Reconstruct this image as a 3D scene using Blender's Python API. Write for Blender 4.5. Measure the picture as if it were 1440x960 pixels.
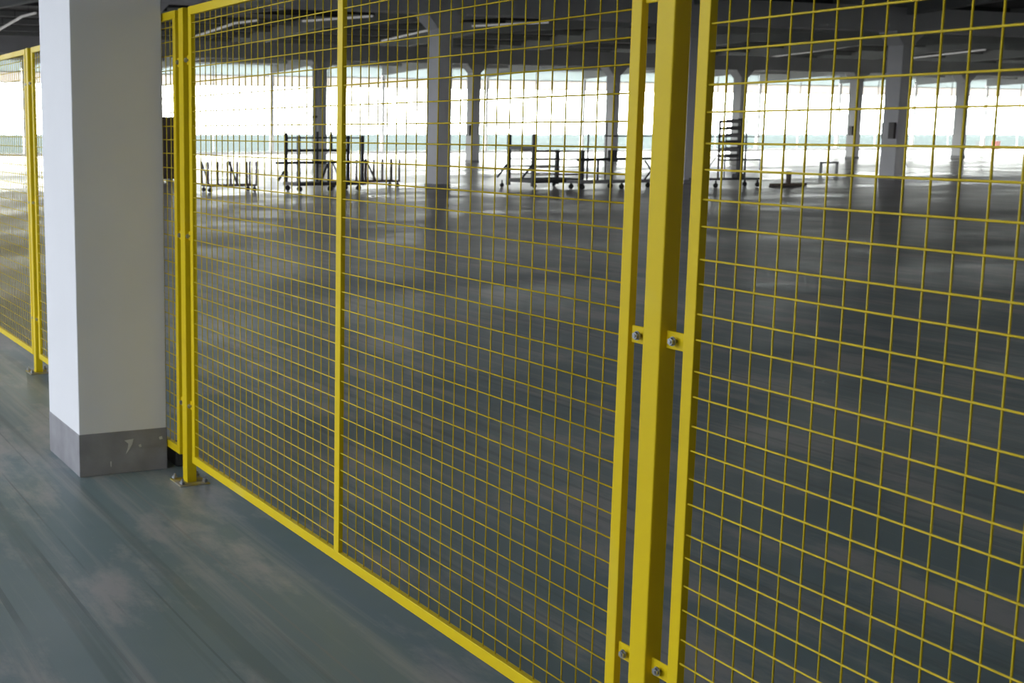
import bpy, bmesh, math, random
from mathutils import Vector, Matrix

random.seed(7)
scene = bpy.context.scene
COL = scene.collection
for o in list(bpy.data.objects):
    bpy.data.objects.remove(o, do_unlink=True)

# ------------------------------------------------------------------ camera
# world: +X runs along the fence towards the viewer, +Y across the hall, Z up
CAM_H, YAW, PITCH, FPX, CX = 1.5, 0.3995665807, -0.1568007261, 1866.656, 384.502
cam = bpy.data.cameras.new('camera')
cam_ob = bpy.data.objects.new('camera', cam)
COL.objects.link(cam_ob)
fwd = Vector((-math.cos(YAW) * math.cos(PITCH), math.sin(YAW) * math.cos(PITCH), math.sin(PITCH)))
right = Vector((math.sin(YAW), math.cos(YAW), 0))
up = right.cross(fwd)
rot = Matrix((right, up, -fwd)).transposed()
cam_ob.matrix_world = Matrix.Translation((0, 0, CAM_H)) @ rot.to_4x4()
cam.sensor_fit = 'HORIZONTAL'
cam.sensor_width = 36.0
cam.lens = FPX / 1440 * 36.0
cam.shift_x = (720 - CX) / 1440
cam.clip_start, cam.clip_end = 0.05, 2000
cam.dof.use_dof = True
cam.dof.focus_distance = 3.6
cam.dof.aperture_fstop = 9.0
scene.camera = cam_ob

# ------------------------------------------------------------------ light
SKY = 20.0
world = bpy.data.worlds.new('overcast_sky')
scene.world = world
world.use_nodes = True
bg = world.node_tree.nodes['Background']
bg.inputs[0].default_value = (1.0, 0.965, 0.935, 1)
bg.inputs[1].default_value = SKY

vs = scene.view_settings
vs.view_transform = 'Standard'
vs.look = 'None'
vs.exposure = 0.0
vs.gamma = 1.0
vs.use_curve_mapping = False

X_FAR, X_NEAR, Y_LEFT, Y_RIGHT = -81.7, 19.5, -4.0, 116.4
X_GLASS = -1.1           # the walkway wall is glazed up to here and solid beyond


def portal(name, loc, rot, sx, sy):
    l = bpy.data.lights.new(name, 'AREA')
    l.shape = 'RECTANGLE'
    l.size, l.size_y = sx, sy
    l.cycles.is_portal = True
    o = bpy.data.objects.new(name, l)
    o.location, o.rotation_euler = loc, rot
    COL.objects.link(o)


P2 = math.pi / 2
# daylight portals: guide the sky light through the window openings (they emit nothing)
portal('window_daylight_far', (X_FAR + .02, 55.4, 2.65), (P2, 0, -P2), 122, 5.0)
portal('window_daylight_walkway', ((X_FAR + X_GLASS) / 2, Y_LEFT + .14, 2.7), (P2, 0, math.pi), X_GLASS - X_FAR, 4.9)
portal('window_daylight_across', (-31.1, Y_RIGHT - .14, 2.4), (P2, 0, 0), 101.2, 4.4)


portal('window_daylight_end', (X_NEAR - .14, 72.2, 2.6), (P2, 0, P2), 88.4, 4.0)


# ------------------------------------------------------------------ materials
def nodes(m):
    m.use_nodes = True
    nt = m.node_tree
    return nt, nt.nodes['Principled BSDF']


def mat(name, col, rough=.5, metal=0.0, var=.12, scale=6.0, spec=.5, bump=0.0, col2=None, lo=.35, hi=.7):
    """procedural paint / concrete / metal: noise-mottled colour and roughness"""
    m = bpy.data.materials.new(name)
    nt, b = nodes(m)
    tc = nt.nodes.new('ShaderNodeTexCoord')
    n = nt.nodes.new('ShaderNodeTexNoise')
    n.inputs['Scale'].default_value = scale
    n.inputs['Detail'].default_value = 5
    nt.links.new(tc.outputs['Object'], n.inputs['Vector'])
    r = nt.nodes.new('ShaderNodeValToRGB')
    r.color_ramp.elements[0].position, r.color_ramp.elements[1].position = lo, hi
    if col2 is None:
        col2 = tuple(min(1, c * (1 + var)) for c in col)
        col = tuple(c * (1 - var) for c in col)
    r.color_ramp.elements[0].color = (*col, 1)
    r.color_ramp.elements[1].color = (*col2, 1)
    nt.links.new(n.outputs['Fac'], r.inputs['Fac'])
    nt.links.new(r.outputs['Color'], b.inputs['Base Color'])
    b.inputs['Metallic'].default_value = metal
    b.inputs['Specular IOR Level'].default_value = spec
    mr = nt.nodes.new('ShaderNodeMapRange')
    mr.inputs['To Min'].default_value = max(.02, rough - .08)
    mr.inputs['To Max'].default_value = min(1, rough + .08)
    nt.links.new(n.outputs['Fac'], mr.inputs['Value'])
    nt.links.new(mr.outputs['Result'], b.inputs['Roughness'])
    if bump:
        bp = nt.nodes.new('ShaderNodeBump')
        bp.inputs['Strength'].default_value = bump
        bp.inputs['Distance'].default_value = .004
        n2 = nt.nodes.new('ShaderNodeTexNoise')
        n2.inputs['Scale'].default_value = scale * 6
        n2.inputs['Detail'].default_value = 6
        nt.links.new(tc.outputs['Object'], n2.inputs['Vector'])
        nt.links.new(n2.outputs['Fac'], bp.inputs['Height'])
        nt.links.new(bp.outputs['Normal'], b.inputs['Normal'])
    return m


def glass_mat(name, tint, gloss):
    m = bpy.data.materials.new(name)
    m.use_nodes = True
    nt = m.node_tree
    nt.nodes.remove(nt.nodes['Principled BSDF'])
    out = nt.nodes['Material Output']
    t = nt.nodes.new('ShaderNodeBsdfTransparent')
    t.inputs[0].default_value = (*tint, 1)
    g = nt.nodes.new('ShaderNodeBsdfGlossy')
    g.inputs['Roughness'].default_value = .03
    mx = nt.nodes.new('ShaderNodeMixShader')
    mx.inputs[0].default_value = gloss
    nt.links.new(t.outputs[0], mx.inputs[1])
    nt.links.new(g.outputs[0], mx.inputs[2])
    nt.links.new(mx.outputs[0], out.inputs['Surface'])
    return m


def frosted_mat(name, col):
    m = bpy.data.materials.new(name)
    m.use_nodes = True
    nt = m.node_tree
    nt.nodes.remove(nt.nodes['Principled BSDF'])
    out = nt.nodes['Material Output']
    t = nt.nodes.new('ShaderNodeBsdfTranslucent')
    t.inputs[0].default_value = (*col, 1)
    d = nt.nodes.new('ShaderNodeBsdfDiffuse')
    d.inputs[0].default_value = (.7, .72, .72, 1)
    mx = nt.nodes.new('ShaderNodeMixShader')
    mx.inputs[0].default_value = .3
    nt.links.new(t.outputs[0], mx.inputs[1])
    nt.links.new(d.outputs[0], mx.inputs[2])
    nt.links.new(mx.outputs[0], out.inputs['Surface'])
    return m


def floor_mat():
    """worn green-grey floor paint: dust patches, long scuff streaks, one saw-cut joint grid"""
    m = bpy.data.materials.new('worn_green_floor_paint')
    nt, b = nodes(m)
    N, L = nt.nodes, nt.links
    g = N.new('ShaderNodeNewGeometry')
    pos = g.outputs['Position']

    def mapped(sx, sy, loc=(0, 0, 0), rz=0.0):
        mp = N.new('ShaderNodeMapping')
        mp.inputs['Scale'].default_value = (sx, sy, 1)
        mp.inputs['Location'].default_value = loc
        mp.inputs['Rotation'].default_value = (0, 0, rz)
        L.new(pos, mp.inputs['Vector'])
        return mp.outputs['Vector']

    def noise(vec, scale, detail=6, rough=.55):
        n = N.new('ShaderNodeTexNoise')
        n.inputs['Scale'].default_value = scale
        n.inputs['Detail'].default_value = detail
        n.inputs['Roughness'].default_value = rough
        L.new(vec, n.inputs['Vector'])
        return n.outputs['Fac']

    def ramp(fac, lo, hi, c0=(0, 0, 0), c1=(1, 1, 1)):
        r = N.new('ShaderNodeValToRGB')
        r.color_ramp.elements[0].position, r.color_ramp.elements[1].position = lo, hi
        r.color_ramp.elements[0].color, r.color_ramp.elements[1].color = (*c0, 1), (*c1, 1)
        L.new(fac, r.inputs['Fac'])
        return r.outputs['Color']

    def mix(fac, a, c, t='MIX'):
        x = N.new('ShaderNodeMix')
        x.data_type = 'RGBA'
        x.blend_type = t
        if isinstance(fac, float):
            x.inputs[0].default_value = fac
        else:
            L.new(fac, x.inputs[0])
        for i, s in ((6, a), (7, c)):
            if isinstance(s, tuple):
                x.inputs[i].default_value = (*s, 1)
            else:
                L.new(s, x.inputs[i])
        return x.outputs[2]

    def math_(op, a, c=None, clamp=False):
        x = N.new('ShaderNodeMath')
        x.operation = op
        x.use_clamp = clamp
        for i, s in ((0, a), (1, c)):
            if s is None:
                continue
            if isinstance(s, (int, float)):
                x.inputs[i].default_value = s
            else:
                L.new(s, x.inputs[i])
        return x.outputs[0]

    base = ramp(noise(mapped(1, 1), .55), .3, .72, FLOOR_A, FLOOR_B)
    blot = ramp(noise(mapped(.6, 1.5, (3, 1, 0), .2), 1.3, 9, .66), .50, .60)
    col = mix(mix(.6, (0, 0, 0), blot), base, FLOOR_DUST)
    # scuff streaks running along the walkway
    stre = ramp(noise(mapped(.16, 5.0, (0, 0, 0), -.03), 1.8, 6, .65), .52, .66)
    col = mix(mix(.55, (0, 0, 0), stre), col, FLOOR_DUST2)
    dark = ramp(noise(mapped(.12, 9.0, (5, 2, 0), .02), 1.3, 4), .56, .64)
    col = mix(mix(.5, (0, 0, 0), dark), col, FLOOR_DARK)
    speck = ramp(noise(mapped(1, 1), 26, 2), .74, .78)
    col = mix(mix(.5, (0, 0, 0), speck), col, (.34, .34, .33))
    # paler, warmer floor colour, growing with distance down the hall
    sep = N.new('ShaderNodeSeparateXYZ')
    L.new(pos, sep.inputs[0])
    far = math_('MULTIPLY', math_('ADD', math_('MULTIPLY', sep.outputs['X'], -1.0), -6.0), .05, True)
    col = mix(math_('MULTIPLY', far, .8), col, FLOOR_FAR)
    # saw-cut joint
    d = math_('ABSOLUTE', math_('ADD', sep.outputs['Y'], -1.575))
    joint = math_('LESS_THAN', d, .005)
    col = mix(math_('MULTIPLY', joint, .55), col, (.24, .24, .235))
    # long tyre scuffs along the walkway
    for yc, w in ((1.015, .007), (1.12, .004), (.80, .012), (1.27, .004), (.62, .006)):
        wav = math_('MULTIPLY', math_('ADD', noise(mapped(.25, 0, (yc, 0, 0)), 1.0, 2), -.5), .08)
        dl = math_('ABSOLUTE', math_('ADD', math_('ADD', sep.outputs['Y'], wav), -yc))
        brk = ramp(noise(mapped(.9, .5, (yc * 9, 1, 0)), 1.0, 3), .42, .55)
        col = mix(math_('MULTIPLY', math_('MULTIPLY', math_('LESS_THAN', dl, w), brk), .45), col, (.07, .09, .095))
    L.new(col, b.inputs['Base Color'])
    rn = noise(mapped(.30, .06, (1, 2, 0)), 1.0, 6, .6)
    rn2 = noise(mapped(.8, .8), .9, 5)
    mr = N.new('ShaderNodeMapRange')
    mr.inputs['From Min'].default_value, mr.inputs['From Max'].default_value = .38, .62
    mr.inputs['To Min'].default_value, mr.inputs['To Max'].default_value = .34, .56
    L.new(math_('MULTIPLY', math_('ADD', rn, rn2), .5), mr.inputs['Value'])
    # the hall floor past the first row of columns is polished
    wob = math_('MULTIPLY', math_('ADD', noise(mapped(.5, .12, (7, 3, 0)), 1.0, 5), -.5), 14.0)
    pol = math_('MULTIPLY', math_('ADD', math_('ADD', math_('MULTIPLY', sep.outputs['X'], -1.0), wob), -19.0), .065, True)
    L.new(math_('SUBTRACT', mr.outputs['Result'], math_('MULTIPLY', pol, .12)), b.inputs['Roughness'])
    b.inputs['Specular IOR Level'].default_value = .45
    b.inputs['Specular Tint'].default_value = (1.0, .88, .83, 1)
    bp = N.new('ShaderNodeBump')
    bp.inputs['Strength'].default_value = .06
    bp.inputs['Distance'].default_value = .01
    L.new(noise(mapped(1, .5), 2.2, 5), bp.inputs['Height'])
    L.new(bp.outputs['Normal'], b.inputs['Normal'])
    return m


FLOOR_A, FLOOR_B = (.142, .215, .228), (.215, .272, .288)
FLOOR_DUST, FLOOR_DUST2, FLOOR_DARK = (.47, .43, .42), (.38, .375, .37), (.11, .15, .148)
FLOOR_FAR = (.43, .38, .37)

M = {}
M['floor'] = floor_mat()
M['yellow'] = mat('safety_yellow_paint', (.78, .575, .006), .45, 0, .06, 3.0, .25, lo=.6, hi=.8, col2=(.76, .60, .07))
M['plate'] = mat('dusty_yellow_plate', (.46, .36, .07), .7, 0, .1, 14, .2, col2=(.33, .31, .27), lo=.45, hi=.6)
M['yellow_wire'] = mat('yellow_coated_wire', (.68, .51, .02), .5, 0, .06, 8, .25)
M['bolt'] = mat('zinc_bolt', (.45, .46, .48), .3, .9, .2, 60)
M['column_paint'] = mat('white_wall_paint', (.81, .81, .825), .6, 0, .02, 2.0, .3, .05)
M['plinth'] = mat('grey_plinth_paint', (.23, .225, .235), .55, 0, .15, 7, .35, .2, col2=(.33, .325, .34))
M['chip'] = mat('bare_plaster_chip', (.62, .61, .59), .9, 0, .1, 20)
M['concrete'] = mat('grey_painted_concrete', (.80, .79, .80), .7, 0, .05, 1.0, .2)
M['beam'] = mat('grey_beam_paint', (.84, .83, .845), .7, 0, .05, .4, .2)
M['rafter'] = mat('grey_steel_rafter', (.34, .35, .35), .6, 0, .1, .4, .2)
M['roof'] = mat('dark_roof_sheet', (.085, .085, .088), .7, 0, .12, .3, .2)
M['wall'] = mat('pale_wall_paint', (.78, .79, .80), .8, 0, .04, .5, .2)
M['frame'] = mat('white_window_frame', (.72, .74, .74), .5, 0, .04, 4)
M['glass'] = glass_mat('clear_window_glass', (.93, .97, .96), .06)
M['side_glass'] = glass_mat('dusty_side_glass', (.398, .418, .445), .06)  # tint added to dim and cool the daylight from the walkway side
M['end_glass'] = glass_mat('tinted_end_glass', (.38, .38, .39), .06)  # tint limits daylight from the added end windows
M['frost'] = frosted_mat('frosted_transom_panel', (.48, .465, .44))
M['frost_green'] = frosted_mat('greenish_clerestory_panel', (.38, .425, .425))  # translucent sheet added to stand for the lit roof underside
M['lamp'] = mat('white_lamp_batten', (.85, .85, .85), .5, 0, .03, 3)
_b = M['lamp'].node_tree.nodes['Principled BSDF']
_b.inputs['Emission Color'].default_value = (1, .97, .95, 1)
_b.inputs['Emission Strength'].default_value = .2      # faint glow added so the unlit battens read pale
M['ground'] = mat('pale_outdoor_ground', (.041, .049, .050), 1.0, 0, .06, .05, 0.0)
M['cart'] = mat('dark_steel_tube', (.035, .035, .038), .5, .2, .2, 8)
M['cart_brown'] = mat('rusty_brown_tube', (.13, .09, .06), .6, .1, .2, 8)
M['cart_grey'] = mat('grey_sheet_steel', (.22, .22, .225), .5, .3, .1, 5)
M['rubber'] = mat('black_rubber', (.03, .03, .03), .8, 0, .2, 20)
M['box_dark'] = mat('dark_switch_box', (.09, .075, .075), .5, 0, .1, 10)
M['brown'] = mat('dark_brown_cabinet', (.085, .06, .045), .5, 0, .1, 4)
M['red'] = mat('red_painted_steel', (.42, .12, .10), .5, 0, .1, 6)
M['pipe'] = mat('pale_plastic_pipe', (.62, .61, .62), .5, 0, .05, 3)


# ------------------------------------------------------------------ mesh helpers
def link(name, me, parent=None, loc=(0, 0, 0), rot=None):
    o = bpy.data.objects.new(name, me)
    COL.objects.link(o)
    o.location = loc
    if rot:
        o.rotation_euler = rot
    if parent:
        o.parent = parent
    return o


def finish(name, bm, m, smooth=False):
    bmesh.ops.recalc_face_normals(bm, faces=bm.faces)
    me = bpy.data.meshes.new(name)
    bm.to_mesh(me)
    bm.free()
    me.materials.append(M[m])
    if smooth:
        for p in me.polygons:
            p.use_smooth = True
    return me


def add_box(bm, lo, hi, bevel=0.0, seg=2):
    lo, hi = Vector(lo), Vector(hi)
    r = bmesh.ops.create_cube(bm, size=1, matrix=Matrix.Translation((lo + hi) / 2) @ Matrix.Diagonal((*(hi - lo), 1)))
    if bevel:
        es = list({e for v in r['verts'] for e in v.link_edges})
        bmesh.ops.bevel(bm, geom=es, offset=bevel, segments=seg, affect='EDGES', profile=.5)


def add_bar(bm, a, b, r, seg=8, square=False):
    a, b = Vector(a), Vector(b)
    d = b - a
    q = d.to_track_quat('Z', 'Y').to_matrix().to_4x4()
    mtx = Matrix.Translation((a + b) / 2) @ q
    if square:
        bmesh.ops.create_cube(bm, size=1, matrix=mtx @ Matrix.Diagonal((2 * r, 2 * r, d.length, 1)))
    else:
        bmesh.ops.create_cone(bm, cap_ends=True, segments=seg, radius1=r, radius2=r, depth=d.length, matrix=mtx)


def box(name, lo, hi, m, parent=None, bevel=0.0):
    bm = bmesh.new()
    add_box(bm, lo, hi, bevel)
    return link(name, finish(name, bm, m), parent)


def bar(name, a, b, r, m, parent=None, seg=8, square=False):
    bm = bmesh.new()
    add_bar(bm, a, b, r, seg, square)
    return link(name, finish(name, bm, m), parent)


def prism(name, pts, axis, lo, hi, m, parent=None):
    """extrude polygon pts (2D) along axis 'x' or 'y' from lo to hi"""
    bm = bmesh.new()
    f = (lambda u, v, w: (w, u, v)) if axis == 'x' else (lambda u, v, w: (u, w, v))
    a = [bm.verts.new(f(u, v, lo)) for u, v in pts]
    b = [bm.verts.new(f(u, v, hi)) for u, v in pts]
    bm.faces.new(a)
    bm.faces.new(b[::-1])
    n = len(pts)
    for i in range(n):
        bm.faces.new((a[i], b[i], b[(i + 1) % n], a[(i + 1) % n]))
    return link(name, finish(name, bm, m), parent)


def thing(name, label, cat, loc=(0, 0, 0), rz=0.0, group=None):
    o = bpy.data.objects.new(name, None)
    COL.objects.link(o)
    o.location = loc
    o.rotation_euler = (0, 0, rz)
    o.empty_display_size = .1
    o['label'], o['category'] = label, cat
    if group:
        o['group'] = group
    return o


def structure(o, label=None):
    o['kind'] = 'structure'
    if label:
        o['label'] = label
    return o


# ------------------------------------------------------------------ setting
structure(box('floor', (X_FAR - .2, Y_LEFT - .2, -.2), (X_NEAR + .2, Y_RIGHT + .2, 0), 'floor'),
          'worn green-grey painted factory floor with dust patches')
structure(box('ground_outside', (X_FAR - 700, -700, -.6), (700, 800, -.25), 'ground'), 'pale ground outside the windows')

RISE = 1.13
RX = [-81.9, -56.5, -31.3, -5.8, 19.7]        # eaves, ridge, valley, ridge, eaves
RZ = [5.88, 6.8, 5.66, 6.8, 5.66]
pts = list(zip(RX, RZ)) + [(x, z + .25) for x, z in zip(RX[::-1], RZ[::-1])]
ceiling = structure(prism('ceiling', pts, 'y', Y_LEFT - .2, Y_RIGHT + .2, 'roof'), 'dark low-pitched roof underside')
for x, s in ((-31.3, 4.55), (-56.5, 4.72), (-5.8, 4.6)):
    box('beam', (x - .26, Y_LEFT, s), (x + .26, Y_RIGHT, s + .72), 'beam', ceiling)
for k in range(-0, 14):
    y = 1.6 + 8.2 * k
    for i in range(4):
        x0, x1, z0, z1 = RX[i], RX[i + 1], RZ[i], RZ[i + 1]
        x0, x1 = max(x0, X_FAR), min(x1, X_NEAR)
        prism('rafter', [(x0, z0 - .62), (x1, z1 - .62), (x1, z1 - .02), (x0, z0 - .02)], 'y', y - .13, y + .13, 'rafter', ceiling)
# purlins across the bay that faces the viewer
for i in range(1, 9):
    t = i / 9
    x = -56.5 + 25.2 * t
    z = 6.8 - 1.14 * t
    box('purlin', (x - .06, Y_LEFT, z - .24), (x + .06, Y_RIGHT, z - .01), 'roof', ceiling)
    x = -81.7 + 25.2 * t
    z = 5.88 + .92 * t
    box('purlin', (x - .06, Y_LEFT, z - .24), (x + .06, Y_RIGHT, z - .01), 'rafter', ceiling)  # paler than the other bay's purlins, window light put into the colour

# far glazed wall
wf = structure(box('wall_far', (X_FAR - .15, Y_LEFT, 0), (X_FAR + .12, Y_RIGHT, .14), 'wall'), 'low sill of the far window wall')
YB = [1.6 + 8.2 * k for k in range(15)]
n_win = 0
for k in range(14):
    n_win += 1
    y0, y1 = YB[k] + .1, YB[k + 1] - .1
    w = bpy.data.objects.new('window_%d' % n_win, None)
    COL.objects.link(w)
    structure(w, 'tall blown-out white window in the far wall')
    xa, xb = X_FAR - .05, X_FAR + .03
    box('pier', (X_FAR - .15, YB[k] - .1, .14), (X_FAR + .1, YB[k] + .1, 5.92), 'frame', w)
    for z in (.14, 4.42, 5.07, 5.8):
        box('rail', (xa, y0, z), (xb, y1, z + (.12 if z > 5.5 else .06)), 'frame', w)
    nm = 2
    for j in range(1, nm):
        ym = y0 + (y1 - y0) * j / nm
        box('mullion', (xa, ym - .03, .14), (xb, ym + .03, 5.84), 'frame', w)
    for j in range(nm):
        ya, yb = y0 + (y1 - y0) * j / nm + .03, y0 + (y1 - y0) * (j + 1) / nm - .03
        box('pane', (X_FAR - .02, ya, .2), (X_FAR - .012, yb, 4.42), 'glass', w)
        box('transom_panel', (X_FAR - .02, ya, 4.48), (X_FAR - .012, yb, 5.07), 'frost', w)
        box('clerestory_panel', (X_FAR - .02, ya, 5.13), (X_FAR - .012, yb, 5.8), 'frost_green', w)  # pale lit header strip imitated by a backlit sheet


def plain_glazed_wall(name, label, p0, p1, sill, head, bay, glass='side_glass'):
    """a long wall with a ribbon of windows; p0, p1 are its ends on the floor (axis aligned)"""
    global n_win
    p0, p1 = Vector((*p0, 0)), Vector((*p1, 0))
    ax = 0 if abs(p1.x - p0.x) > 1 else 1
    lo, hi = min(p0[ax], p1[ax]), max(p0[ax], p1[ax])
    c = p0[1 - ax]

    def b(nm, u0, u1, t, z0, z1, m, par):
        a_, b_ = [0, 0, z0], [0, 0, z1]
        a_[ax], b_[ax] = u0, u1
        a_[1 - ax], b_[1 - ax] = c - t, c + t
        return box(nm, a_, b_, m, par)
    wl = structure(b(name, lo, hi, .12, 0, sill, 'wall', None), label)
    b('upper_wall', lo, hi, .12, head, 6.9, 'wall', wl)
    n = max(1, round((hi - lo) / bay))
    for k in range(n):
        n_win += 1
        u0, u1 = lo + (hi - lo) * k / n, lo + (hi - lo) * (k + 1) / n
        w = bpy.data.objects.new('window_%d' % n_win, None)
        COL.objects.link(w)
        structure(w, 'wide side window of the hall')
        b('mullion', u0 - .05, u0 + .05, .06, sill, head, 'frame', w)
        b('mullion', (u0 + u1) / 2 - .03, (u0 + u1) / 2 + .03, .04, sill, head, 'frame', w)
        b('pane', u0 + .05, (u0 + u1) / 2 - .03, .004, sill, head, glass, w)
        b('pane', (u0 + u1) / 2 + .03, u1 - .05, .004, sill, head, glass, w)


plain_glazed_wall('wall_left', 'window wall along the walkway', (X_FAR, Y_LEFT), (X_GLASS, Y_LEFT), .3, 5.1, 8.1)
structure(box('wall_left_end', (X_GLASS, Y_LEFT - .12, 0), (X_NEAR, Y_LEFT + .12, 6.9), 'wall'), 'solid end of the walkway wall')
plain_glazed_wall('wall_right', 'window wall across the hall', (X_FAR, Y_RIGHT), (X_NEAR, Y_RIGHT), .2, 4.6, 12.6, 'glass')
plain_glazed_wall('wall_near', 'window wall behind the viewer', (X_NEAR, 28.0), (X_NEAR, Y_RIGHT), .6, 4.6, 8.0, 'end_glass')  # unseen windows added to brighten hall beams and column faces
structure(box('wall_near_end', (X_NEAR - .12, Y_LEFT, 0), (X_NEAR + .12, 28.0, 6.9), 'wall'), 'solid end of the wall behind the viewer')

# ------------------------------------------------------------------ columns
COLGROUP = 'grey columns of the hall'


def hall_column(x, y, soffit, label, base=True):
    t = thing('column', label, 'column', (x, y, 0), 0, COLGROUP)
    hx, hy = .30, .21
    box('shaft', (-hx, -hy, .1), (hx, hy, soffit - .42), 'concrete', t, .012)
    box('plinth', (-hx - .012, -hy - .012, 0), (hx + .012, hy + .012, .12), 'plinth', t)
    # corbelled head spreading under the beam
    bm = bmesh.new()
    z0, z1, z2 = soffit - .42, soffit - .05, soffit
    rings = []
    for hx_, hy_, z in ((hx, hy, z0), (hx + .05, hy + .36, z1), (hx + .05, hy + .36, z2)):
        rings.append([bm.verts.new(v) for v in ((-hx_, -hy_, z), (hx_, -hy_, z), (hx_, hy_, z), (-hx_, hy_, z))])
    bm.faces.new(rings[0][::-1])
    bm.faces.new(rings[-1])
    for a, b in zip(rings, rings[1:]):
        for i in range(4):
            bm.faces.new((a[i], a[(i + 1) % 4], b[(i + 1) % 4], b[i]))
    link('capital', finish('capital', bm, 'concrete'), t)
    return t


c1 = hall_column(-31.3, 18.0, 4.55, 'grey column standing alone between two groups of trolleys')
c2 = hall_column(-31.3, 26.2, 4.55, 'grey column mostly hidden behind the nearest yellow post')
c3 = hall_column(-31.3, 34.4, 4.55, 'thick grey column with switch boxes seen through the nearest mesh panel')
c0 = hall_column(-31.3, 9.8, 4.55, 'hall column hidden behind the white column')
r2 = {}
for y, lab in ((9.8, 'distant column beyond the picture edge behind the white column'),
               (18.0, 'distant column hidden behind the white column, by the far windows'),
               (26.2, 'distant grey column with a pale downpipe behind the dark tall trolley'),
               (34.4, 'slim distant column just beside the lone grey column'),
               (42.6, 'distant column rising above the low flat trolley, close to the panel stile'),
               (50.8, 'distant column behind the trolley with the tray rack'),
               (59.0, 'slim distant column with a small dark box, beside the thick column'),
               (67.2, 'distant column farthest along the window wall, past the thick column'),
               (75.4, 'distant column just outside the picture past all others')):
    r2[y] = hall_column(-56.5, y, 4.72, lab)

# fittings on the columns
box('switch_box', (.02, -.30, 1.28), (.24, -.205, 1.78), 'box_dark', c3, .01)
box('switch_box', (-.42, -.12, 1.28), (-.295, .12, 1.78), 'box_dark', c3, .01)
box('switch_box', (-.05, -.33, 1.3), (.2, -.205, 1.8), 'box_dark', r2[59.0], .01)
box('switch_box', (-.05, -.33, 1.3), (.2, -.205, 1.8), 'box_dark', r2[34.4], .01)
pp = bar('downpipe', (.12, -.34, .05), (.12, -.34, 4.9), .11, 'pipe', r2[26.2], 12)
bar('pipe_collar', (.12, -.34, 2.12), (.12, -.34, 2.22), .135, 'box_dark', pp, 12)

# the white column in the fence line
t = thing('column', 'white square column with grey painted base standing beside the yellow fence', 'column', (-5.825, 1.6225, 0))
HX, HY = .275, .2005
box('shaft', (-HX, -HY, .188), (HX, HY, 4.25), 'column_paint', t, .004)
pl = box('plinth', (-HX - .002, -HY - .002, 0), (HX + .002, HY + .002, .19), 'plinth', t, .003)
pl['label'] = 'scuffed grey painted base with chips'
for (cy, cz, s, shp) in ((.025, .118, 1.0, [(-.022, .030), (.020, .034), (.014, .012), (.000, -.012), (-.016, -.032), (-.006, -.004), (-.004, .014)]),
                         (.075, .118, .35, [(-.02, .01), (.01, .02), (.02, -.015), (-.01, -.02)]),
                         (.172, .145, .45, [(-.02, .01), (.012, .018), (.018, -.012), (-.012, -.015)]),
                         (-.06, .05, .3, [(-.012, .03), (.008, .03), (.006, -.05), (-.006, -.05)])):
    prism('paint_chip', [(cy + u * s, cz + v * s) for u, v in shp], 'x', HX + .001, HX + .0042, 'chip', pl)
bm = bmesh.new()
ring = []
for hx_, hy_, z in ((HX, HY, 4.2), (HX + .05, HY + .36, 4.55), (HX + .05, HY + .36, 4.6)):
    ring.append([bm.verts.new(v) for v in ((-hx_, -hy_, z), (hx_, -hy_, z), (hx_, hy_, z), (-hx_, hy_, z))])
bm.faces.new(ring[0][::-1])
bm.faces.new(ring[-1])
for a, b in zip(ring, ring[1:]):
    for i in range(4):
        bm.faces.new((a[i], a[(i + 1) % 4], b[(i + 1) % 4], b[i]))
link('capital', finish('capital', bm, 'column_paint'), t)

# ------------------------------------------------------------------ fence
YP0, YP1 = 1.820, 1.864          # post depth
YF0, YF1 = 1.830, 1.849          # panel frame depth
POST_W = .056


def bolt_mesh():
    bm = bmesh.new()
    add_bar(bm, (0, -.012, 0), (0, .016, 0), .0042, 8)
    add_bar(bm, (0, -.010, 0), (0, -.004, 0), .0085, 6)
    add_bar(bm, (0, -.004, 0), (0, -.0025, 0), .0105, 12)
    return finish('bolt', bm, 'bolt')


BOLT = bolt_mesh()


def bracket_mesh(s, reach):
    """folded tab welded to the post side: s = -1 away from the viewer, +1 towards"""
    bm = bmesh.new()
    x0, x1 = POST_W / 2 - .002, POST_W / 2 + reach
    add_box(bm, (min(s * x0, s * x1), .018, -.019), (max(s * x0, s * x1), .023, .019), .0018, 1)
    return finish('bracket', bm, 'yellow')


bm = bmesh.new()
add_box(bm, (-POST_W / 2, 0, .004), (POST_W / 2, YP1 - YP0, 2.0), .003, 2)
POST = finish('post_tube', bm, 'yellow')
bm = bmesh.new()
add_box(bm, (-.07, -.045, 0), (.07, .09, .006), .001, 1)
PLATE = finish('base_plate', bm, 'plate')
bm = bmesh.new()
add_bar(bm, (0, 0, 0), (0, 0, .026), .006, 8)
add_bar(bm, (0, 0, .004), (0, 0, .015), .012, 6)
ANCHOR = finish('anchor_bolt', bm, 'bolt')


def fence_post(xc, label, reach):
    t = thing('fence_post', label, 'fence post', (xc, YP0, 0), 0, 'yellow fence posts')
    link('post_tube', POST, t)
    bp = link('base_plate', PLATE, t)
    for ax_, ay_ in ((-.052, -.03), (.052, -.03), (-.052, .073), (.052, .073)):
        link('anchor_bolt', ANCHOR, bp, (ax_, ay_, .006))
    for s, rc in reach.items():
        bmesh_ = bracket_mesh(s, rc)
        for z in (.34, 1.064, 1.785):
            b = link('bracket', bmesh_, t, (0, 0, z + (.004 if s > 0 else 0)))
            link('bolt', BOLT, b, (s * (POST_W / 2 + rc * .5), .012, 0))
    return t


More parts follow.
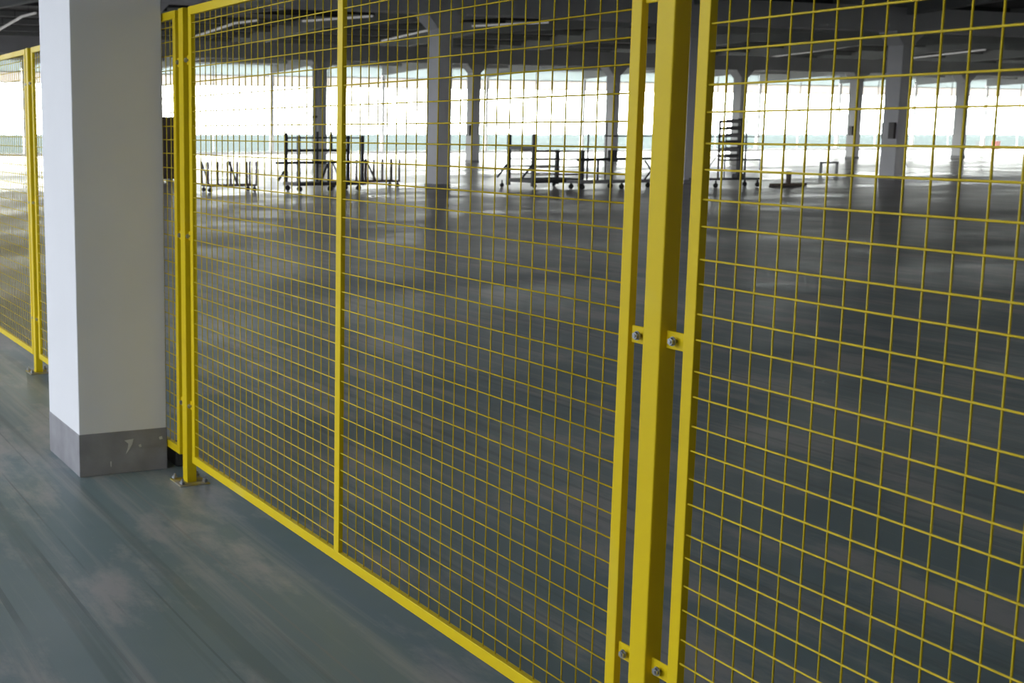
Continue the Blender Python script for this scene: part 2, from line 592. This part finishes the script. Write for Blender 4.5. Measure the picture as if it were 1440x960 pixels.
fence_post(-2.251, 'nearest yellow fence post, widest of all, with bolted brackets on both sides', {-1: .0605, 1: .0590})
fence_post(-5.294, 'yellow fence post with base plate just beside the white column', {-1: .068, 1: .0375})
fence_post(-8.170, 'distant yellow fence post on the far side of the white column', {-1: .062, 1: .048})
fence_post(-11.05, 'yellow fence post beyond the picture edge, farthest along the fence', {1: .04})
fence_post(.765, 'yellow fence post outside the picture at the near end', {-1: .03})

WR = .0021


def wire_meshes(length, height):
    bm = bmesh.new()
    add_bar(bm, (0, 0, 0), (0, 0, height), WR, 6)
    v = finish('vertical_wire', bm, 'yellow_wire', True)
    bm = bmesh.new()
    add_bar(bm, (0, 0, 0), (length, 0, 0), WR, 6)
    h = finish('horizontal_wire', bm, 'yellow_wire', True)
    return v, h


def fence_panel(label, length, loc, rz, vx, hz, mullion=None, zb=.10, zt=2.0):
    """framed mesh panel, local x from 0 to length, local y = 0 at its front face"""
    t = thing('mesh_fence', label, 'fence', loc, rz, 'yellow mesh fence panels')
    D, SW, RH = .019, .034, .034
    for x in (0, length - SW):
        box('stile', (x, 0, zb + RH * .999), (x + SW, D, zt - RH * .999), 'yellow', t, .002)
    for z in (zb, zt - RH):
        box('rail', (0, -.0004, z), (length, D + .0004, z + RH), 'yellow', t, .002)
    if mullion is not None:
        box('mullion', (mullion - .0185, -.001, zb + RH), (mullion + .0185, .0155, zt - RH), 'yellow', t, .002)
    VM, HM = wire_meshes(length - SW, zt - zb - RH)
    for x in vx:
        if SW + .004 < x < length - SW - .004 and (mullion is None or abs(x - mullion) > .024):
            link('vertical_wire', VM, t, (x + random.uniform(-.001, .001), .0105, zb + RH / 2), (0, random.uniform(-.0006, .0006), 0))
    for z in hz:
        if zb + RH + .006 < z < zt - RH - .006:
            link('horizontal_wire', HM, t, (SW / 2, .0105 - 2 * WR, z), (0, random.uniform(-.0006, .0006), 0))
    return t


random.seed(3)
HZ = [.179 + .05845 * k + random.uniform(-.0015, .0015) for k in range(-1, 32)]
# main panel
X0, X1 = -5.227, -2.341
vx = [-3.739 + .0592 * k - X0 for k in range(0, 24)] + [-3.951 + .0612 * (1 - k) - X0 for k in range(0, 23)]
fence_panel('large yellow mesh fence panel with middle upright, between white column and nearest post',
            X1 - X0, (X0, YF0, 0), 0, vx, HZ, -3.802 - X0)
# panel nearest to the viewer, hung at a slight angle
wob = [0, -.0035, .0025, -.001, .002, -.004, .003, 0, .0015, -.003]
fence_panel('nearest yellow mesh fence panel with the largest grid squares, past the nearest post', 2.86, (-2.162, YF0, 0), -.0457,
            [.079 + .0568 * k for k in range(0, 50)], [.386 + .0576 * k + wob[k % 10] * 1.3 for k in range(-4, 28)], 1.43)
# panels behind and beyond the column
X0, X1 = -8.092, -5.392
fence_panel('yellow mesh fence panel passing behind the white column', X1 - X0, (X0, YF0, 0), 0,
            [.045 + .0595 * k for k in range(46)], HZ, (X1 - X0) / 2)
X0, X1 = -10.98, -8.262
fence_panel('distant yellow mesh fence panel beyond the column, cut by the picture edge', X1 - X0, (X0, YF0, 0), 0,
            [.045 + .0595 * k for k in range(46)], HZ, (X1 - X0) / 2)

# dark block standing in for the dark gap behind the fence, beside the column
t = thing('rubber_block', 'small dark rubber block on the floor between white column and fence post', 'block', (-5.62, 1.94, 0))
bm = bmesh.new()
add_box(bm, (-.10, -.07, 0), (.06, .0, .085), .008, 2)
link('body', finish('body', bm, 'rubber'), t)
bar('lifting_eye', (-.06, -.035, .085), (.0, -.035, .085), .008, 'cart', t)

# ------------------------------------------------------------------ roof lamps
def lamp_strip(y, x0, x1, label):
    zr = lambda x: 6.75 - RISE * abs(x + 56.5) / 25.2 - .42
    t = thing('strip_lamp', label, 'ceiling lamp', (0, y, 0), 0, 'white strip lamps under the roof')
    n = max(2, round((x1 - x0) / 2.4))
    for k in range(n):
        a, b = x0 + (x1 - x0) * k / n + .03, x0 + (x1 - x0) * (k + 1) / n - .03
        bm = bmesh.new()
        pa, pb = Vector((a, 0, zr(a))), Vector((b, 0, zr(b)))
        add_bar(bm, pa, pb, .04, 8, True)
        s = link('batten', finish('batten', bm, 'lamp'), t)
        xm = (a + b) / 2
        bar('hanger', (xm, 0, zr(xm) + .04), (xm, 0, zr(xm) + .44), .012, 'cart', s, 6)


lamp_strip(12.6, -62.5, -54.6, 'white strip lamp seen past the left side of the white column')
lamp_strip(22.2, -62.5, -54.3, 'white strip lamp over the hall beside the upper corner of the large panel')
lamp_strip(24.0, -53.6, -47.0, 'faint white strip lamp next to the middle upright of the panel')
lamp_strip(32.2, -62.0, -57.0, 'white strip lamp ending at the head of the lone grey column')
lamp_strip(31.8, -52.5, -46.6, 'white strip lamp just past the head of the lone grey column')
lamp_strip(43.0, -60.0, -52.6, 'white strip lamp close to the stile of the large panel')
lamp_strip(51.0, -58.2, -51.5, 'white strip lamp above the tray trolley')
lamp_strip(60.0, -64.5, -58.4, 'white strip lamp near the head of the thick column')
lamp_strip(70.0, -64.0, -57.5, 'white strip lamp at the upper edge beyond the thick column')

# ------------------------------------------------------------------ trolleys
def caster(parent, x, y, r=.055):
    c = bar('caster', (x, y, r * 1.2), (x, y, .19), .022, 'cart', parent)
    bm = bmesh.new()
    add_bar(bm, (x - .02, y, r), (x + .02, y, r), r, 12)
    link('wheel', finish('wheel', bm, 'rubber'), c)
    return c


def low_rack(x, y0, n, step, label, top=.76):
    """low push rack: a base frame on casters with a row of thin uprights"""
    t = thing('low_trolley', label, 'trolley', (x, y0, 0), 0, 'low racks with thin uprights')
    w = (n - 1) * step
    for dx in (0, -.45):
        box('base_rail', (dx - .022, -.02, .14), (dx + .022, w + .02, .185), 'cart_brown', t)
    for yy in (0, w * .45, w):
        box('cross_bar', (-.43, yy - .018, .145), (-.02, yy + .018, .18), 'cart_brown', t)
    for k in range(n):
        bar('upright', (0, k * step, .18), (0, k * step, top), .030, 'cart_brown', t, 6)
    for k in (0, n // 2, n - 1):
        bar('upright', (-.45, k * step, .18), (-.45, k * step, top), .028, 'cart_brown', t, 6)
    bar('brace', (0, .02, .2), (-.42, -.02, top), .022, 'cart', t, 6)
    bar('brace', (0, w * .6, .2), (-.42, w * .55, top), .026, 'cart', t, 6)
    for xx in (0, -.45):
        for yy in (.05, w - .05):
            caster(t, xx, yy)
    return t


low_rack(-31.3, 11.45, 6, .26, 'low brown trolley with thin uprights beside the fence post at the white column')
low_rack(-32.3, 15.55, 8, .26, 'low brown trolley with thin uprights standing between the dark tall trolley and lone column')

# tall dark trolley with four posts
t = thing('tall_trolley', 'dark steel trolley with four tall posts behind the middle upright of the fence panel', 'trolley', (-31.45, 13.63, 0), 0, 'tall dark trolleys')
for (x, y, h) in ((0, 0, 1.48), (.75, .02, 1.40), (0, 1.76, 1.40), (.75, 1.80, 1.40)):
    bar('post', (x, y, .14), (x, y, h), .038, 'cart', t, square=True)
for z, r in ((1.34, .022), (1.02, .034)):
    bar('rail', (0, 0, z), (0, 1.76, z), r, 'cart', t)
    if z > 1.2:
        bar('rail', (.75, 0.02, z), (.75, 1.8, z), r * .8, 'cart', t)
bar('rail', (.75, -.60, .73), (.75, 2.0, .73), .034, 'cart', t)
bar('middle_post', (.75, .85, .15), (.75, .85, .72), .03, 'cart', t)
bar('middle_post', (0, .88, .15), (0, .88, 1.5), .034, 'cart', t)
bar('middle_post', (0, 1.28, 1.0), (0, 1.28, 1.5), .034, 'cart', t)
pf = box('platform', (-.06, -.05, .15), (.81, 1.9, .23), 'cart', t)
bar('brace', (.75, .62, .22), (.75, .82, .68), .03, 'cart', t)
bar('brace', (0, -.22, .26), (0, 0, .55), .032, 'cart', t)
for x, y in ((0, .05), (.75, .05), (0, 1.7), (.75, 1.7), (.75, .9)):
    caster(t, x, y, .07)

# tall rack trolley with rails
t = thing('rack_trolley', 'dark open rack trolley with brown cross rails at the centre of the hall', 'trolley', (-31.3, 20.22, 0), 0, 'tall dark trolleys')
for (x, y, h) in ((0, 0, 1.44), (1.2, 0, 1.44), (0, 1.58, 1.0), (1.2, 1.55, 1.0)):
    bar('post', (x, y, .05), (x, y, h), .045, 'cart', t, square=True)
for y in (0,):
    bar('end_rail', (0, y, 1.06), (1.2, y, 1.06), .05, 'cart', t, square=True)
for z in (.98, .76, .56, .36):
    bar('cross_rail', (1.2, 0, z), (1.2, 1.55, z), .018, 'cart_brown', t)
    bar('cross_rail', (0, 0, z), (0, 1.58, z), .016, 'cart_brown', t)
for x in (0, 1.2):
    bar('base_rail', (x, 0, .19), (x, 1.57, .19), .05, 'cart', t, square=True)
for y in (0, 1.57):
    bar('base_rail', (0, y, .19), (1.2, y, .19), .05, 'cart', t, square=True)
bar('brace', (0, -.36, .27), (0, 0, .66), .03, 'cart', t)
bar('brace', (1.2, -.36, .27), (1.2, 0, .66), .03, 'cart', t)
for x, y in ((0, -.2), (0, 1.5), (1.2, 1.5), (1.2, .05)):
    caster(t, x, y)

# flat trolley beside it
t = thing('flat_trolley', 'low dark trolley with grey deck parked against the rack trolley', 'trolley', (-29.5, 20.85, 0), 0, 'low dark trolleys')
box('deck', (0, 0, .16), (.65, 2.75, .24), 'cart_grey', t, .01)
for y in (.55, 1.0, 1.75, 2.55):
    bar('post', (.6, y, .22), (.6, y, .8), .03, 'cart', t)
bar('tall_post', (.05, .62, .22), (.05, .62, 1.55), .024, 'cart_brown', t)
bar('tall_post', (.05, 1.2, .22), (.05, 1.2, 1.75), .018, 'cart_brown', t)
bar('handrail', (.6, -.1, .78), (.6, 2.7, .80), .036, 'cart', t)
bar('handrail', (.05, 1.15, 1.38), (.05, 2.7, 1.38), .018, 'cart', t)
box('clamp_box', (.5, .92, .72), (.66, 1.12, 1.02), 'cart', t, .01)
bar('brace', (.6, 2.05, .22), (.6, 2.5, .74), .024, 'cart', t)
bar('brace', (.6, 2.5, .22), (.6, 2.05, .74), .024, 'cart', t)
for x, y in ((.08, .1), (.57, .1), (.08, 1.35), (.57, 1.35), (.08, 2.6), (.57, 2.6)):
    caster(t, x, y, .07)

# trolley with a tray rack and mast
t = thing('tray_trolley', 'dark trolley with a tall mast and stacked trays past the nearest post', 'trolley', (-28.6, 24.6, 0), 0, 'low dark trolleys')
box('deck', (-.55, 0, .20), (.03, 2.02, .25), 'cart', t, .008)
bar('mast', (-.1, 1.32, .24), (-.1, 1.30, 1.86), .055, 'cart', t, square=True)
box('mast_foot', (-.22, 1.18, .25), (.0, 1.44, .36), 'cart', t, .02)
bar('post', (-.1, .60, .24), (-.1, .56, 1.80), .022, 'cart_brown', t)
bar('post', (-.1, 1.52, .24), (-.1, 1.50, 2.0), .026, 'cart', t)
for k in range(6):
    z = .80 + .185 * k
    tr = box('tray', (-.3, .78, z), (-.02, 1.22, z + .08), 'cart_grey' if k % 2 else 'cart', t, .01)
    bar('tray_rim', (-.02, .75, z + .09), (-.02, 1.26, z + .09), .012, 'cart', tr, 6)
bar('rack_upright', (-.02, .74, .24), (-.02, .74, 1.85), .016, 'cart', t, 6)
bar('rack_upright', (-.3, .78, .24), (-.3, .78, 1.85), .016, 'cart', t, 6)
for z in (1.36, 1.18, .98):
    bar('rail', (-.1, .02, z), (-.1, 2.05, z), .013, 'cart', t, 6)
bar('shelf_rail', (0, .52, .74), (0, 1.95, .74), .02, 'cart', t, 6)
bar('shelf_rail', (0, 1.95, .45), (0, 1.95, .75), .02, 'cart', t, 6)
bar('push_handle', (0, .02, .36), (0, .56, .98), .014, 'cart_brown', t, 6)
bar('push_handle', (0, .02, .22), (0, .02, .38), .014, 'cart_brown', t, 6)
for x, y in ((-.5, .12), (0, .45), (-.5, 1.9), (0, 1.9)):
    caster(t, x, y, .065)

# small stand and frame on the floor
t = thing('floor_stand', 'small dark floor stand with a short upright on a flat bar', 'stand', (-28.9, 27.88, 0))
box('base_bar', (-.06, -.63, 0), (.06, .63, .07), 'cart_brown', t, .01)
box('upright', (-.05, -.05, .07), (.05, .05, .40), 'cart_brown', t, .008)
t = thing('goal_frame', 'small grey goal-shaped frame standing on the floor beside a slim distant column', 'frame', (-36.0, 36.55, 0))
bar('leg', (0, -.37, 0), (0, -.37, .42), .035, 'cart_grey', t, square=True)
bar('leg', (0, .37, 0), (0, .37, .42), .035, 'cart_grey', t, square=True)
bar('top_bar', (0, -.405, .42), (0, .405, .42), .035, 'cart_grey', t, square=True)

# dark cabinet glimpsed between the white column and the fence
t = thing('cabinet', 'dark brown cabinet glimpsed between the white column and the fence post', 'cabinet', (-39.6, 12.7, 0))
box('body', (-.3, -.55, .05), (.3, .60, 1.95), 'brown', t, .01)
box('door', (.3, -.53, .08), (.32, .02, 1.92), 'brown', t, .004)
box('door', (.3, .04, .08), (.32, .58, 1.92), 'brown', t, .004)
bar('handle', (.335, .07, .95), (.335, .07, 1.15), .01, 'bolt', t, 6)
for yy in (-.45, .5):
    box('foot', (-.2, yy - .04, 0), (.25, yy + .04, .05), 'cart', t)

# small red fire box by the far window
t = thing('fire_box', 'tiny red box on the floor by the far windows, past the thick column', 'box', (-80.9, 100.6, 0))
box('body', (-.2, -.25, .05), (.2, .25, .66), 'red', t, .01)
box('lid', (-.22, -.27, .66), (.22, .27, .71), 'red', t, .01)
box('foot', (-.15, -.2, 0), (.15, .2, .05), 'cart', t)
